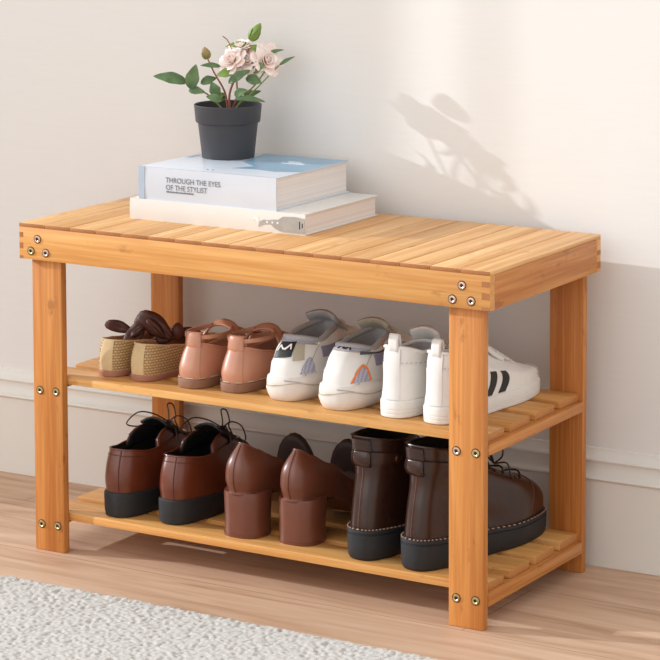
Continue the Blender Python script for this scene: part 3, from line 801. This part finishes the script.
# ---- chunky sneakers
def chevron(sh,mb,a,b,wt,thk=.0012,off=.0016):
    """straight bar between two (theta,v) points on the surface"""
    (t0,v0),(t1,v1)=a,b; dt=t1-t0; dv=v1-v0
    p=sh.S(t0,v0);q=sh.S(t1,v1)
    def shp(u,w):
        th=t0+dt*u; v=v0+dv*u; L_=math.hypot(dt,dv*1.6); return th-dv*1.6/L_*(w-.5)*wt, v+dt/L_*(w-.5)*wt/1.6
    sh.panel(mb,0,0,0,0,off,thk,n=5,m=2,shape=shp)
def sneaker(loc,rz,label,side):
    r=thing('chunky_sneaker',label,'shoe',loc,rz,'chunky white sneakers with grey mesh')
    sh=Shoe([dict(yb=.003,yf=.232,w=[(0,.037),(.25,.035),(.45,.031),(.72,.037),(1,.036)],z=[(0,.031),(.4,.029),(.7,.024),(1,.022)]),
        dict(yb=.005,yf=.230,w=[(0,.035),(.25,.0325),(.45,.031),(.72,.036),(1,.034)],z=[(0,.046),(.5,.044),(1,.040)]),
        dict(yb=.013,yf=.195,w=[(0,.031),(.3,.031),(.7,.031),(1,.027)],z=[(0,.062),(.4,.060),(.8,.062),(1,.060)]),
        dict(yb=.024,yf=.150,w=[(0,.026),(.3,.029),(.7,.026),(1,.022)],z=[(0,.0720),(.35,.066),(.7,.071),(1,.074)]),
        dict(yb=.033,yf=.128,w=[(0,.021),(.3,.025),(.7,.022),(1,.019)],z=[(0,.0775),(.3,.071),(.6,.077),(1,.084)])])
    mb,_=sh.upper(); mb.build('upper',M['white'],r)
    # sculpted sole
    n=120; base=[sh.S(2*PI*j/n,0) for j in range(n)]; rows=[]
    for f,o in ((0,-.002),(.06,.001),(.22,.0035),(.45,.0060),(.62,.0046),(.72,.0056),(.9,.0046),(1.02,.0012),(1.10,-.0006)):
        rr=ring_offset(base,o)
        row=[]
        for j,(p,b) in enumerate(zip(rr,base)):
            t=(1-math.cos(2*PI*j/n))/2
            k=1+.10*math.sin(t*22)*(f>.3 and f<1)*.6
            zz=b.z*f*k+ (.0045*max(0,math.sin((t-.28)*PI/.3)) if .28<t<.58 and f<.1 else 0)
            row.append(Vector((p.x*(1+.015*math.sin(t*30)*(.2<f<.7)),p.y,zz)))
        rows.append(row)
    mb=MB(); mb.grid(rows,closed_v=True); mb.fan(rows[0],flip=True); mb.fan(rows[-1]); so=mb.build('sole',M['offwhite'],r,sharp=50)
    mb=MB()
    gl=[]
    for j in range(-14,44):
        th=j*.055; t=(1-math.cos(th))/2; p=sh.S(th,0); nn=sh.N(th,0.02); nn.z=0; nn.normalize()
        gl.append(p+nn*.0052+Vector((0,0,p.z*(-.30+.10*math.sin(j*.28)))))
    mb.tube(gl,.0007,5,smooth=1); mb.build('sole_groove',M['taupe'],so)
    for (t0,t1,f0,f1) in ((.1,.75,.92,.62),(1.0,1.5,.60,.95),(1.5,1.95,.95,.55),(1.1,1.9,.30,.42)):
        gl=[]
        for j in range(9):
            th=t0+(t1-t0)*j/8; f=f0+(f1-f0)*j/8+.06*math.sin(PI*j/8); p=sh.S(th,0); nn=sh.N(th,0.02); nn.z=0; nn.normalize()
            gl.append(Vector((p.x,p.y,p.z*f))+nn*.0050)
        mb=MB(); mb.tube(gl,.0007,5,smooth=1); mb.build('sole_crease',M['greyfab'],so)
    lining(sh,M['greyfab'],r,False,.040,inset=.003)
    rimtube(sh,M['greyfab'],r,False,.0042,'padded_collar')
    # tongue
    mb=MB(); cen=catmull([Vector(p) for p in ((0,.150,.070),(0,.128,.084),(0,.112,.094),(0,.108,.100))],4)
    rows=[[p+Vector((s*(.019+.004*i/len(cen)),-.006*s*s,-.006*s*s)) for s in (-1,-.6,-.2,.2,.6,1)] for i,p in enumerate(cen)]
    mb.grid(rows); mb.build('tongue',M['taupe'] if side else M['greyfab'],r,recalc=False,solid=.005)
    # collar mesh band round the heel
    mb=MB(); sh.panel(mb,-.9,.95,.76,.97,.0010,.0012,n=20); mb.build('collar_mesh',M['mesh'],r)
    mb=MB(); sh.panel(mb,-.62,.52,.0,.30,.0012,.0014,n=20,m=6); mb.build('heel_counter',M['white'],r)
    mb=MB(); mb.tube(sh.path([(.60,.0),(.86,.42),(1.05,.70),(1.10,.97)],.0006,10),.0007,5,smooth=1); mb.build('side_seam',M['taupe'],r)
    mb=MB(); mb.tube(sh.path([(-1.0,.72),(0,.76),(1.0,.72)],.0006,12),.0007,5,smooth=1); mb.build('collar_seam',M['taupe'],r)
    # ankle overlay running up to the laces
    mb=MB(); sh.panel(mb,1.05,1.9,.62,.98,.0016,.0016,n=10); mb.build('eyestay',M['white'],r)
    mb=MB(); sh.panel(mb,1.05,2.05,.32,.60,.0012,.0012,n=10); mb.build('side_overlay',M['lilac'],r)
    # side mesh wedge
    def wedge(a,b):
        w=(.19+.04*side)*(1-b)**.55; return .66+ (a-.5)*2*w*1.0+ .08*b, .06+.32*b
    mb=MB(); sh.panel(mb,0,0,0,0,.0014,.0014,shape=wedge,n=10,m=10); mb.build('side_mesh',M['mesh'],r)
    if side==0:
        mb=MB(); sh.panel(mb,.27,.58,.34,.72,.0022,.0016,n=8); mb.build('side_patch',M['taupe'],r)
        mb=MB(); sh.panel(mb,-.24,.22,.36,.80,.0018,.0014,n=10,m=6,shape=lambda a,b:(-.24+.46*a+.05*b,.36+.06*a+.38*b)); o=mb.build('heel_logo',M['black'],r)
        mb=MB()
        for a,b in (((-.15,.50),(-.11,.64)),((-.11,.64),(.00,.54)),((.00,.54),(.12,.69)),((.12,.69),(.16,.56))): chevron(sh,mb,a,b,.040,off=.0026)
        mb.build('logo_zigzag',M['white'],o)
    else:
        mb=MB()
        e=[wedge(0,b/8) for b in range(9)]+[wedge(1,1-b/8) for b in range(9)]
        mb.tube([sh.S(a,b)+sh.N(a,b)*.0016 for a,b in e],.0014,6,smooth=1); mb.build('orange_trim',M['orange'],r)
        mb=MB(); sh.panel(mb,.66,1.55,.64,.74,.0030,.0022,n=12); mb.build('side_strap',M['charcoal'],r)
        mb=MB()
        for a,b in (((-.16,.82),(-.02,.98)),((-.02,.98),(.05,.82)),((.05,.82),(.24,.98)),((.24,.98),(.28,.80))): chevron(sh,mb,a,b,.075)
        mb.build('heel_logo',M['black'],r)
        mb=MB(); sh.panel(mb,1.50,1.58,.40,.94,.0030,.0016,n=3,m=8); mb.build('orange_piping',M['orange'],r)
    # laces across the instep
    mb=MB()
    for k in range(4):
        y=.135+k*.014; z=.0865-k*.009; mb.tube([(-.018,y,z-.006),(0,y-.004,z),(.018,y,z-.006)],.0018,6)
    mb.build('laces',M['white'],r)
    return r
sneaker((.3783,YH+.001,ZS1),0,'chunky white sneaker with black zigzag logo and taupe heel patch, beside the pink shoes',0)
sneaker((.4624,YH-.0075,ZS1),0,'chunky white sneaker with orange-edged mesh wedge, beside the plain white sneakers',1)

# ---- white court sneakers
def court(loc,rz,label,first):
    r=thing('white_sneaker',label,'shoe',loc,rz,'plain white sneakers with heel loops')
    sh=Shoe([dict(yb=.0,yf=.232,w=[(0,.033),(.25,.0305),(.45,.0295),(.72,.0345),(1,.0345)],z=[(0,.022),(1,.020)]),
        dict(yb=.0025,yf=.229,w=[(0,.031),(.25,.029),(.45,.0285),(.72,.033),(1,.033)],z=[(0,.038),(.5,.036),(1,.033)]),
        dict(yb=.004,yf=.195,w=[(0,.030),(.3,.029),(.7,.030),(1,.028)],z=[(0,.056),(.4,.054),(.8,.044),(1,.0425)]),
        dict(yb=.006,yf=.132,w=[(0,.029),(.3,.028),(.7,.026),(1,.024)],z=[(0,.073),(.35,.068),(.7,.062),(1,.063)]),
        dict(yb=.010,yf=.098,w=[(0,.026),(.3,.026),(.7,.023),(1,.020)],z=[(0,.0880),(.35,.079),(.7,.077),(1,.080)])])
    mb,_=sh.upper(); mb.build('upper',M['white'],r)
    sole(sh,[(0,-.001),(.08,.0016),(.22,.0020),(.24,.0012),(.28,.0012),(.30,.0020),(.46,.0022),(.48,.0014),(.52,.0014),(.54,.0022),(.9,.0022),(1,.0012),(1.04,-.0005)],M['whitesole'],r,False)
    lining(sh,M['greyfab'],r,False,.030,inset=.003)
    rimtube(sh,M['white'],r,False,.0024,'padded_collar')
    # raised heel counter with vertical strip and loop
    mb=MB(); sh.panel(mb,-.95,.95,.03,.66,.0010,.0012,n=20,m=8); mb.build('heel_counter',M['white'],r)
    mb=MB(); sh.panel(mb,-.20,.20,.03,.98,.0022,.0014,n=6,m=14); mb.build('heel_strip',M['white'],r)
    mb=MB(); rows=[]
    for i in range(15):
        a=PI*i/14; y=.0075+.0080*(1-math.cos(a))/2; z=.080+.024*math.sin(a)**.6
        rows.append([Vector((s*.0068,y,z)) for s in (-1,-.5,0,.5,1)])
    mb.grid(rows); mb.build('pull_loop',M['white'],r,recalc=False,solid=.0022)
    st=MB(); sh.stitches(st,[(-1.2,.70),(1.2,.70)],.002,.0015,.00035,.0006); st.build('stitching',M['greyfab'],r)
    # side stripes
    for k,(a,b) in enumerate(((1.02,1.26),(1.28,1.50),(1.54,1.74))):
        def shp(u,w,a=a,b=b): return a+(b-a)*w+ (u-.5)*.125, .03+.47*w
        mb=MB(); sh.panel(mb,0,0,0,0,.0012,.0012,shape=shp,n=3,m=10); mb.build('side_stripe',M['black'],r)
    # toe cap seam and ribs
    mb=MB(); q=[]
    for j in range(21):
        x=-1+2*j/20; th=PI+x*.62; q.append(sh.S(th,.10+.42*(1-x*x)**.8)+sh.N(th,.3)*.0004)
    mb.tube(q,.0007,5,smooth=1); mb.build('toe_cap_seam',M['greyfab'],r)
    mb=MB(); cen=catmull([Vector(p) for p in ((0,.140,.064),(0,.115,.077),(0,.096,.090),(0,.090,.100))],4)
    rows=[[p+Vector((s*.020,-.006*s*s,-.006*s*s)) for s in (-1,-.6,-.2,.2,.6,1)] for p in cen]
    mb.grid(rows); mb.build('tongue',M['white'],r,recalc=False,solid=.005)
    mb=MB()
    for k in range(5):
        y=.104+k*.014; z=.0860-k*.0072; mb.tube([(-.020,y,z-.007),(0,y-.003,z+.001),(.020,y,z-.007)],.0019,6)
    mb.build('laces',M['white'],r)
    if first is None: pass
    return r
court((.5453,YH-.003,ZS1),0,'white sneaker with heel pull loop, between the chunky sneakers and its striped partner',1)
court((.6060,YH-.004,ZS1),math.radians(-4),'white sneaker with black side stripes, crossing behind the right front bench leg',2)

# ---- derby shoes
def derby(loc,rz,label):
    r=thing('derby_shoe',label,'shoe',loc,rz,'glossy brown derby lace-ups')
    sh=Shoe([dict(yb=.003,yf=.242,w=[(0,.0345),(.25,.033),(.45,.031),(.72,.039),(1,.037)],z=[(0,.0335),(.4,.030),(.6,.024),(1,.022)]),
        dict(yb=.001,yf=.240,w=[(0,.0355),(.25,.033),(.45,.0305),(.72,.038),(1,.035)],z=[(0,.050),(.5,.045),(1,.042)]),
        dict(yb=.0045,yf=.205,w=[(0,.034),(.3,.032),(.7,.033),(1,.029)],z=[(0,.070),(.4,.062),(.8,.058),(1,.056)]),
        dict(yb=.012,yf=.165,w=[(0,.030),(.3,.029),(.7,.025),(1,.020)],z=[(0,.090),(.25,.084),(.5,.086),(.8,.090),(1,.084)])])
    mb,_=sh.upper(); mb.build('upper',M['brown'],r)
    sole(sh,[(0,-.001),(.04,.0012),(.25,.0026),(.85,.0032),(.95,.0030),(1,.0014),(1.0,-.001)],M['rubber'],r,False)
    lining(sh,M['blackin'],r,False,.045,inset=.003)
    rimtube(sh,M['brown'],r,False,.0013,'topline')
    mb=MB(); mb.tube(sh.path([(.12,.02),(.12,1)],.0003,20),.0012,6,smooth=1); mb.tube(sh.path([(-.9,.86),(0,.88),(.9,.86)],.0001,12),.0006,5,smooth=1)
    mb.build('heel_seam',M['seam'],r)
    # facings standing up at the ankle (dark inside seen from behind) and tongue
    for sg in (-1,1):
        mb=MB(); rows=[]
        for i in range(9):
            t=i/8; y=.068+.080*t
            top=.086+.018*math.sin(PI*min(1,t*1.15+.12))**.8
            rows.append([Vector((sg*(.0275-.004*t-(.014)*k/4*(.3+t*.7)),y+.004*k/4,.076+(top-.076)*k/4)) for k in range(5)])
        mb.grid(rows); o=mb.build('lace_facing',M['brown'],r,recalc=False,solid=.002)
        mb.v=[(x*.93-sg*.0004,y-.0003,z-.0006) for x,y,z in mb.v]; mb.build('facing_lining',M['blackin'],o,recalc=False,solid=.0008)
    mb=MB(); cen=catmull([Vector(p) for p in ((0,.172,.078),(0,.145,.092),(0,.115,.106),(0,.100,.115))],4)
    rows=[[p+Vector((s*.022,-.003*s*s,-.008*s*s)) for s in (-1,-.6,-.2,.2,.6,1)] for p in cen]
    mb.grid(rows); mb.build('tongue',M['blackin'],r,recalc=False,solid=.003)
    mb=MB(); lr=.0010
    for k in range(3):
        y=.128+k*.014; z=.104-k*.010; mb.tube([(-.017,y,z-.006),(0,y-.003,z+.002),(.017,y,z-.006)],lr,6)
    kn=Vector((.002,.130,.103))
    mb.tube([kn,(-.016,.120,.114),(-.032,.106,.117),(-.043,.094,.103),(-.034,.102,.098),(-.014,.116,.100),kn],lr,6)
    mb.tube([kn,(.016,.130,.113),(.034,.128,.110),(.046,.120,.096),(.040,.116,.091),(.020,.122,.098),kn],lr,6)
    mb.tube([kn,(-.002,.136,.112),(-.008,.142,.124),(-.002,.146,.123),(.008,.138,.112),(.012,.130,.107),(.022,.124,.098)],lr,6)
    mb.tube([kn,(.016,.116,.110),(.032,.104,.100),(.038,.098,.086)],lr,6)
    kk=[]; 
    for i in range(7):
        ph=PI*i/6; kk.append([kn+Vector((.0045*math.sin(ph)*math.cos(2*PI*j/12),.004*math.sin(ph)*math.sin(2*PI*j/12),.0035*math.cos(ph))) for j in range(12)])
    mb.grid(kk,closed_v=True)
    mb.build('laces',M['lace'],r)
    return r
derby((.1254,YH-.015,ZS2),0,'glossy brown lace-up shoe with black sole, outermost at the left end of the lower shelf')
derby((.2076,YH-.006,ZS2),0,'glossy brown lace-up shoe with black sole, beside the brown block heels')

# ---- block heels
def pump(loc,rz,label):
    r=thing('block_heel_shoe',label,'shoe',loc,rz,'cocoa brown block heels')
    sh=Shoe([dict(yb=.004,yf=.236,w=[(0,.0315),(.25,.029),(.45,.0265),(.72,.036),(1,.034)],z=[(0,.0610),(.15,.0605),(.28,.056),(.6,.016),(.72,.0085),(1,.0075)]),
        dict(yb=-.0010,yf=.234,w=[(0,.034),(.25,.031),(.45,.027),(.72,.035),(1,.032)],z=[(0,.078),(.28,.072),(.6,.036),(1,.024)]),
        dict(yb=.003,yf=.205,w=[(0,.030),(.3,.030),(.7,.032),(1,.028)],z=[(0,.100),(.3,.086),(.6,.058),(1,.040)]),
        dict(yb=.0190,yf=.150,w=[(0,.013),(.15,.020),(.4,.028),(.7,.028),(1,.024)],z=[(0,.1220),(.12,.112),(.3,.098),(.6,.078),(1,.062)])])
    mb,_=sh.upper(n=96); mb.build('upper',M['pump'],r)
    # thin sole
    n=96; base=[sh.S(2*PI*j/n,0) for j in range(n)]; mb=MB()
    mb.grid([[p+Vector((0,0,.0004)) for p in base],[p+Vector((0,0,-.0035)) for p in ring_offset(base,.0004)],[p+Vector((0,0,-.0045)) for p in ring_offset(base,-.001)]],closed_v=True)
    ins=[Vector((p.x*.0,p.y,p.z-.0045)) for p in base]
    mb.grid([[p+Vector((0,0,-.0045)) for p in ring_offset(base,-.001)],ins],closed_v=True)
    mb.build('sole',M['pump'],r)
    # block heel
    def D(z,ya,yb_,w,flare):
        q=[]
        for j in range(40):
            a=2*PI*j/40
            x=math.copysign(abs(math.sin(a))**.68,math.sin(a))*w; c=math.cos(a)
            y=ya+(yb_-ya)*(1-c)/2 if c<0 else ya+(yb_-ya)*(1-c**.9)/2
            q.append(Vector((x,y,z)))
        return q
    mb=MB(); rows=[]
    for z,ya,yb_,w in ((.0,.0055,.062,.0292),(.0040,.0050,.0625,.0296),(.0041,.0062,.0615,.0288),(.030,.0060,.062,.0288),(.0540,.0052,.064,.0296),(.0590,.0060,.064,.0290)): rows.append(D(z,ya,yb_,w,0))
    mb.grid(rows,closed_v=True); mb.fan(rows[0],flip=True); mb.fan(rows[-1]); mb.build('heel_block',M['pump'],r,sharp=30)
    lining(sh,M['blackin'],r,False,.050,inset=.002)
    rimtube(sh,M['pump'],r,False,.0010,'topline')
    mb=MB(); mb.tube(sh.path([(0,.0),(0,.97)],.0002,30),.0008,6,smooth=1); mb.build('heel_seam',M['seam'],r)
    # large rounded dark flap standing on the vamp
    mb=MB(); rows=[]
    for i in range(13):
        a=PI*i/12; rows.append([Vector((-.031*math.cos(a)*q,.158-.012*q*math.sin(a),.045+.062*math.sin(a)*q)) for q in (0.02,.3,.6,.85,1.0)])
    mb.grid(rows); mb.build('vamp_flap',M['pumpd'],r,recalc=False,solid=.009)
    return r
pump((.3183,YH-.0144,ZS2),0,'cocoa brown block heel shoe beside the glossy lace-up shoes on the lower shelf')
pump((.3968,YH-.006,ZS2),0,'cocoa brown block heel shoe beside the dark brown boots on the lower shelf')

# ---- boots
def boot(loc,rz,label):
    r=thing('ankle_boot',label,'shoe',loc,rz,'dark brown lace-up ankle boots')
    sh=Shoe([dict(yb=.004,yf=.255,w=[(0,.0355),(.25,.034),(.45,.0325),(.72,.0395),(1,.0385)],z=[(0,.0390),(.4,.034),(.65,.030),(1,.030)]),
        dict(yb=.005,yf=.253,w=[(0,.0350),(.25,.033),(.45,.0315),(.72,.0385),(1,.037)],z=[(0,.052),(.5,.050),(.85,.054),(1,.054)]),
        dict(yb=.009,yf=.224,w=[(0,.033),(.3,.032),(.7,.034),(1,.032)],z=[(0,.078),(.4,.076),(.8,.078),(1,.076)]),
        dict(yb=.015,yf=.150,w=[(0,.029),(.3,.031),(.7,.030),(1,.026)],z=[(0,.108),(.4,.106),(.8,.106),(1,.104)]),
        dict(yb=.014,yf=.122,w=[(0,.0305),(.3,.033),(.7,.031),(1,.027)],z=[(0,.130),(.4,.126),(.8,.125),(1,.127)]),
        dict(yb=.011,yf=.118,w=[(0,.031),(.3,.0345),(.7,.033),(1,.028)],z=[(0,.156),(.3,.150),(.7,.149),(1,.153)])])
    mb,_=sh.upper(n=96); mb.build('upper',M['boot'],r)
    so,_=sole(sh,[(0,-.001),(.03,.0010),(.12,.0030),(.5,.0040),(.84,.0044),(.86,.0030),(.90,.0030),(.92,.0046),(1.02,.0042),(1.04,.0)],M['rubber'],r,False)
    st=MB(); q=[sh.S(th*.04,0) for th in range(-60,100)]
    n=160; base=[sh.S(2*PI*j/n,0) for j in range(n)]; rr=ring_offset(base,.0036)
    acc=0; cur=0
    for j in range(n):
        if j%2==0: st.tube([rr[j]+Vector((0,0,.0016)),rr[(j+1)%n]*.8+rr[j]*.2+Vector((0,0,.0016))],.0007,5,smooth=1)
    st.build('welt_stitching',M['tanthread'],so)
    lining(sh,M['blackin'],r,False,.135,inset=.004)
    rimtube(sh,M['boot'],r,False,.0014,'topline')
    mb=MB(); sh.panel(mb,-.28,.28,.70,.98,.0030,.0024,n=6,m=10); mb.build('heel_tab',M['boot'],r)
    mb=MB(); sh.panel(mb,.05,1.35,.73,.865,.0034,.0024,n=18,m=5); mb.build('ankle_strap',M['boot'],r)
    mb=MB(); rows=[]
    # strap keeper bulging out at the back of the heel
    for i in range(11):
        a=PI*i/10; v=.70+.17*i/10; 
        rows.append([sh.S(th,v)+sh.N(th,v)*(.0032+.0028*math.sin(a)) for th in (-.26,-.12,0,.12,.26)])
    mb.grid(rows); mb.build('strap_keeper',M['boot'],r,recalc=False,solid=.0022)
    p=sh.S(1.12,.80); nn=sh.N(1.12,.80)
    mb=MB(); q=nn.to_track_quat('Z','Y').to_matrix(); rows=[[p+nn*(.0034+h)+q@Vector((R*math.cos(2*PI*j/20),R*math.sin(2*PI*j/20),0)) for j in range(20)] for R,h in ((.0050,0),(.0048,.0016),(.003,.0024),(.0004,.0026))]
    mb.grid(rows,closed_v=True); mb.build('rivet',M['brass'],r)
    mb=MB(); mb.tube(sh.path([(0,.02),(0,.70)],.0001,20),.0008,5,smooth=1); mb.build('heel_seam',M['seam'],r)
    mb=MB(); mb.tube(sh.path([(1.35,.02),(1.25,.42),(1.5,.60)],.0001,12),.0007,5,smooth=1); mb.build('side_seam',M['seam'],r)
    mb=MB()
    # vamp seam
    q=[]
    for j in range(21):
        x=-1+2*j/20; th=PI+x*.95; q.append(sh.S(th,.10+.33*(1-x*x)**.7)+sh.N(th,.3)*.0003)
    mb.tube(q,.0007,5,smooth=1)
    mb.build('vamp_seam',M['seam'],r)
    mb=MB()
    for k in range(6):
        v=.44+k*.085
        a=sh.S(PI-.55,v); b=sh.S(PI+.55,v); c=sh.S(PI,v)+sh.N(PI,v)*.005
        mb.tube([a+sh.N(PI-.55,v)*.001,c,b+sh.N(PI+.55,v)*.001],.0013,6)
    a=sh.S(PI,.55)+sh.N(PI,.55)*.006
    mb.tube([a,a+Vector((.012,.002,.012)),a+Vector((.020,-.012,.034)),a+Vector((.010,-.022,.030)),a],.0011,6)
    mb.tube([a,a+Vector((.016,.006,.002)),a+Vector((.024,.004,-.012)),a+Vector((.027,.010,-.024))],.0011,6)
    mb.tube([a,a+Vector((-.014,.004,.012)),a+Vector((-.022,-.008,.026)),a+Vector((-.012,-.016,.022)),a],.0011,6)
    mb.build('laces',M['lace'],r)
    mb=MB()
    for k in range(4):
        v=.46+k*.11
        for th in (PI-.58,PI+.58):
            p=sh.S(th,v)+sh.N(th,v)*.001; nn=sh.N(th,v); q=nn.to_track_quat('Z','Y').to_matrix()
            mb.tube([p+q@Vector((.0024*math.cos(2*PI*j/10),.0024*math.sin(2*PI*j/10),0)) for j in range(10)],.0007,5,closed=True,smooth=1)
    mb.build('eyelets',M['brass'],r)
    return r
boot((.5034,YH-.016,ZS2),math.radians(-4),'dark brown ankle boot with side rivet, standing next to the brown block heels')
boot((.5808,YH-.020,ZS2),math.radians(-11),'dark brown ankle boot partly behind the front bench leg, toe showing past it')

# ---------------------------------------------------------------- light
az=math.radians(73.2); el=math.radians(19.4)
d=Vector((math.sin(az)*math.cos(el),math.cos(az)*math.cos(el),-math.sin(el)))
s=bpy.data.lights.new('sun','SUN'); s.energy=3.0; s.angle=math.radians(.65); s.color=(.91,.955,1)
so=bpy.data.objects.new('sun',s); link(so); so.rotation_euler=(-d).to_track_quat('Z','Y').to_euler(); so.location=(-3,-1,2)
a=bpy.data.lights.new('front_fill','AREA'); a.shape='RECTANGLE'; a.size=3.4; a.size_y=2.6; a.energy=26; a.color=(.98,.985,1)  # unseen soft fill lamp added in front of the bench, not at any window
ao=bpy.data.objects.new('front_fill',a); link(ao); ao.location=(-.5,-2.8,1.7)
ao.rotation_euler=(Vector((-.5,-2.8,1.7))-Vector((.35,.1,.3))).to_track_quat('Z','Y').to_euler()
w=bpy.data.worlds.new('world'); SC.world=w; w.use_nodes=True
bg=w.node_tree.nodes['Background']; bg.inputs['Color'].default_value=(.985,.985,.975,1); bg.inputs['Strength'].default_value=.94

# ---------------------------------------------------------------- camera
cam=bpy.data.cameras.new('camera'); co=bpy.data.objects.new('camera',cam); link(co)
cam.sensor_width=36; cam.lens=2616.8678/660*36; cam.shift_y=-301.6377/660; cam.clip_start=.05
yaw,pit,rol=-.5463,-.0924,-.0033
fw=Vector((math.sin(yaw)*math.cos(pit),math.cos(yaw)*math.cos(pit),math.sin(pit)))
rr=Vector((math.cos(yaw),-math.sin(yaw),0)); uu=rr.cross(fw)
r2=rr*math.cos(rol)+uu*math.sin(rol); u2=-rr*math.sin(rol)+uu*math.cos(rol)
Mx=Matrix((r2,u2,-fw)).transposed().to_4x4(); Mx.translation=Vector((2.1422,-2.7254,1.0212)); co.matrix_world=Mx
SC.camera=co
vs=SC.view_settings; vs.view_transform='Standard'; vs.look='None'; vs.exposure=0.06; vs.gamma=1; vs.use_curve_mapping=False
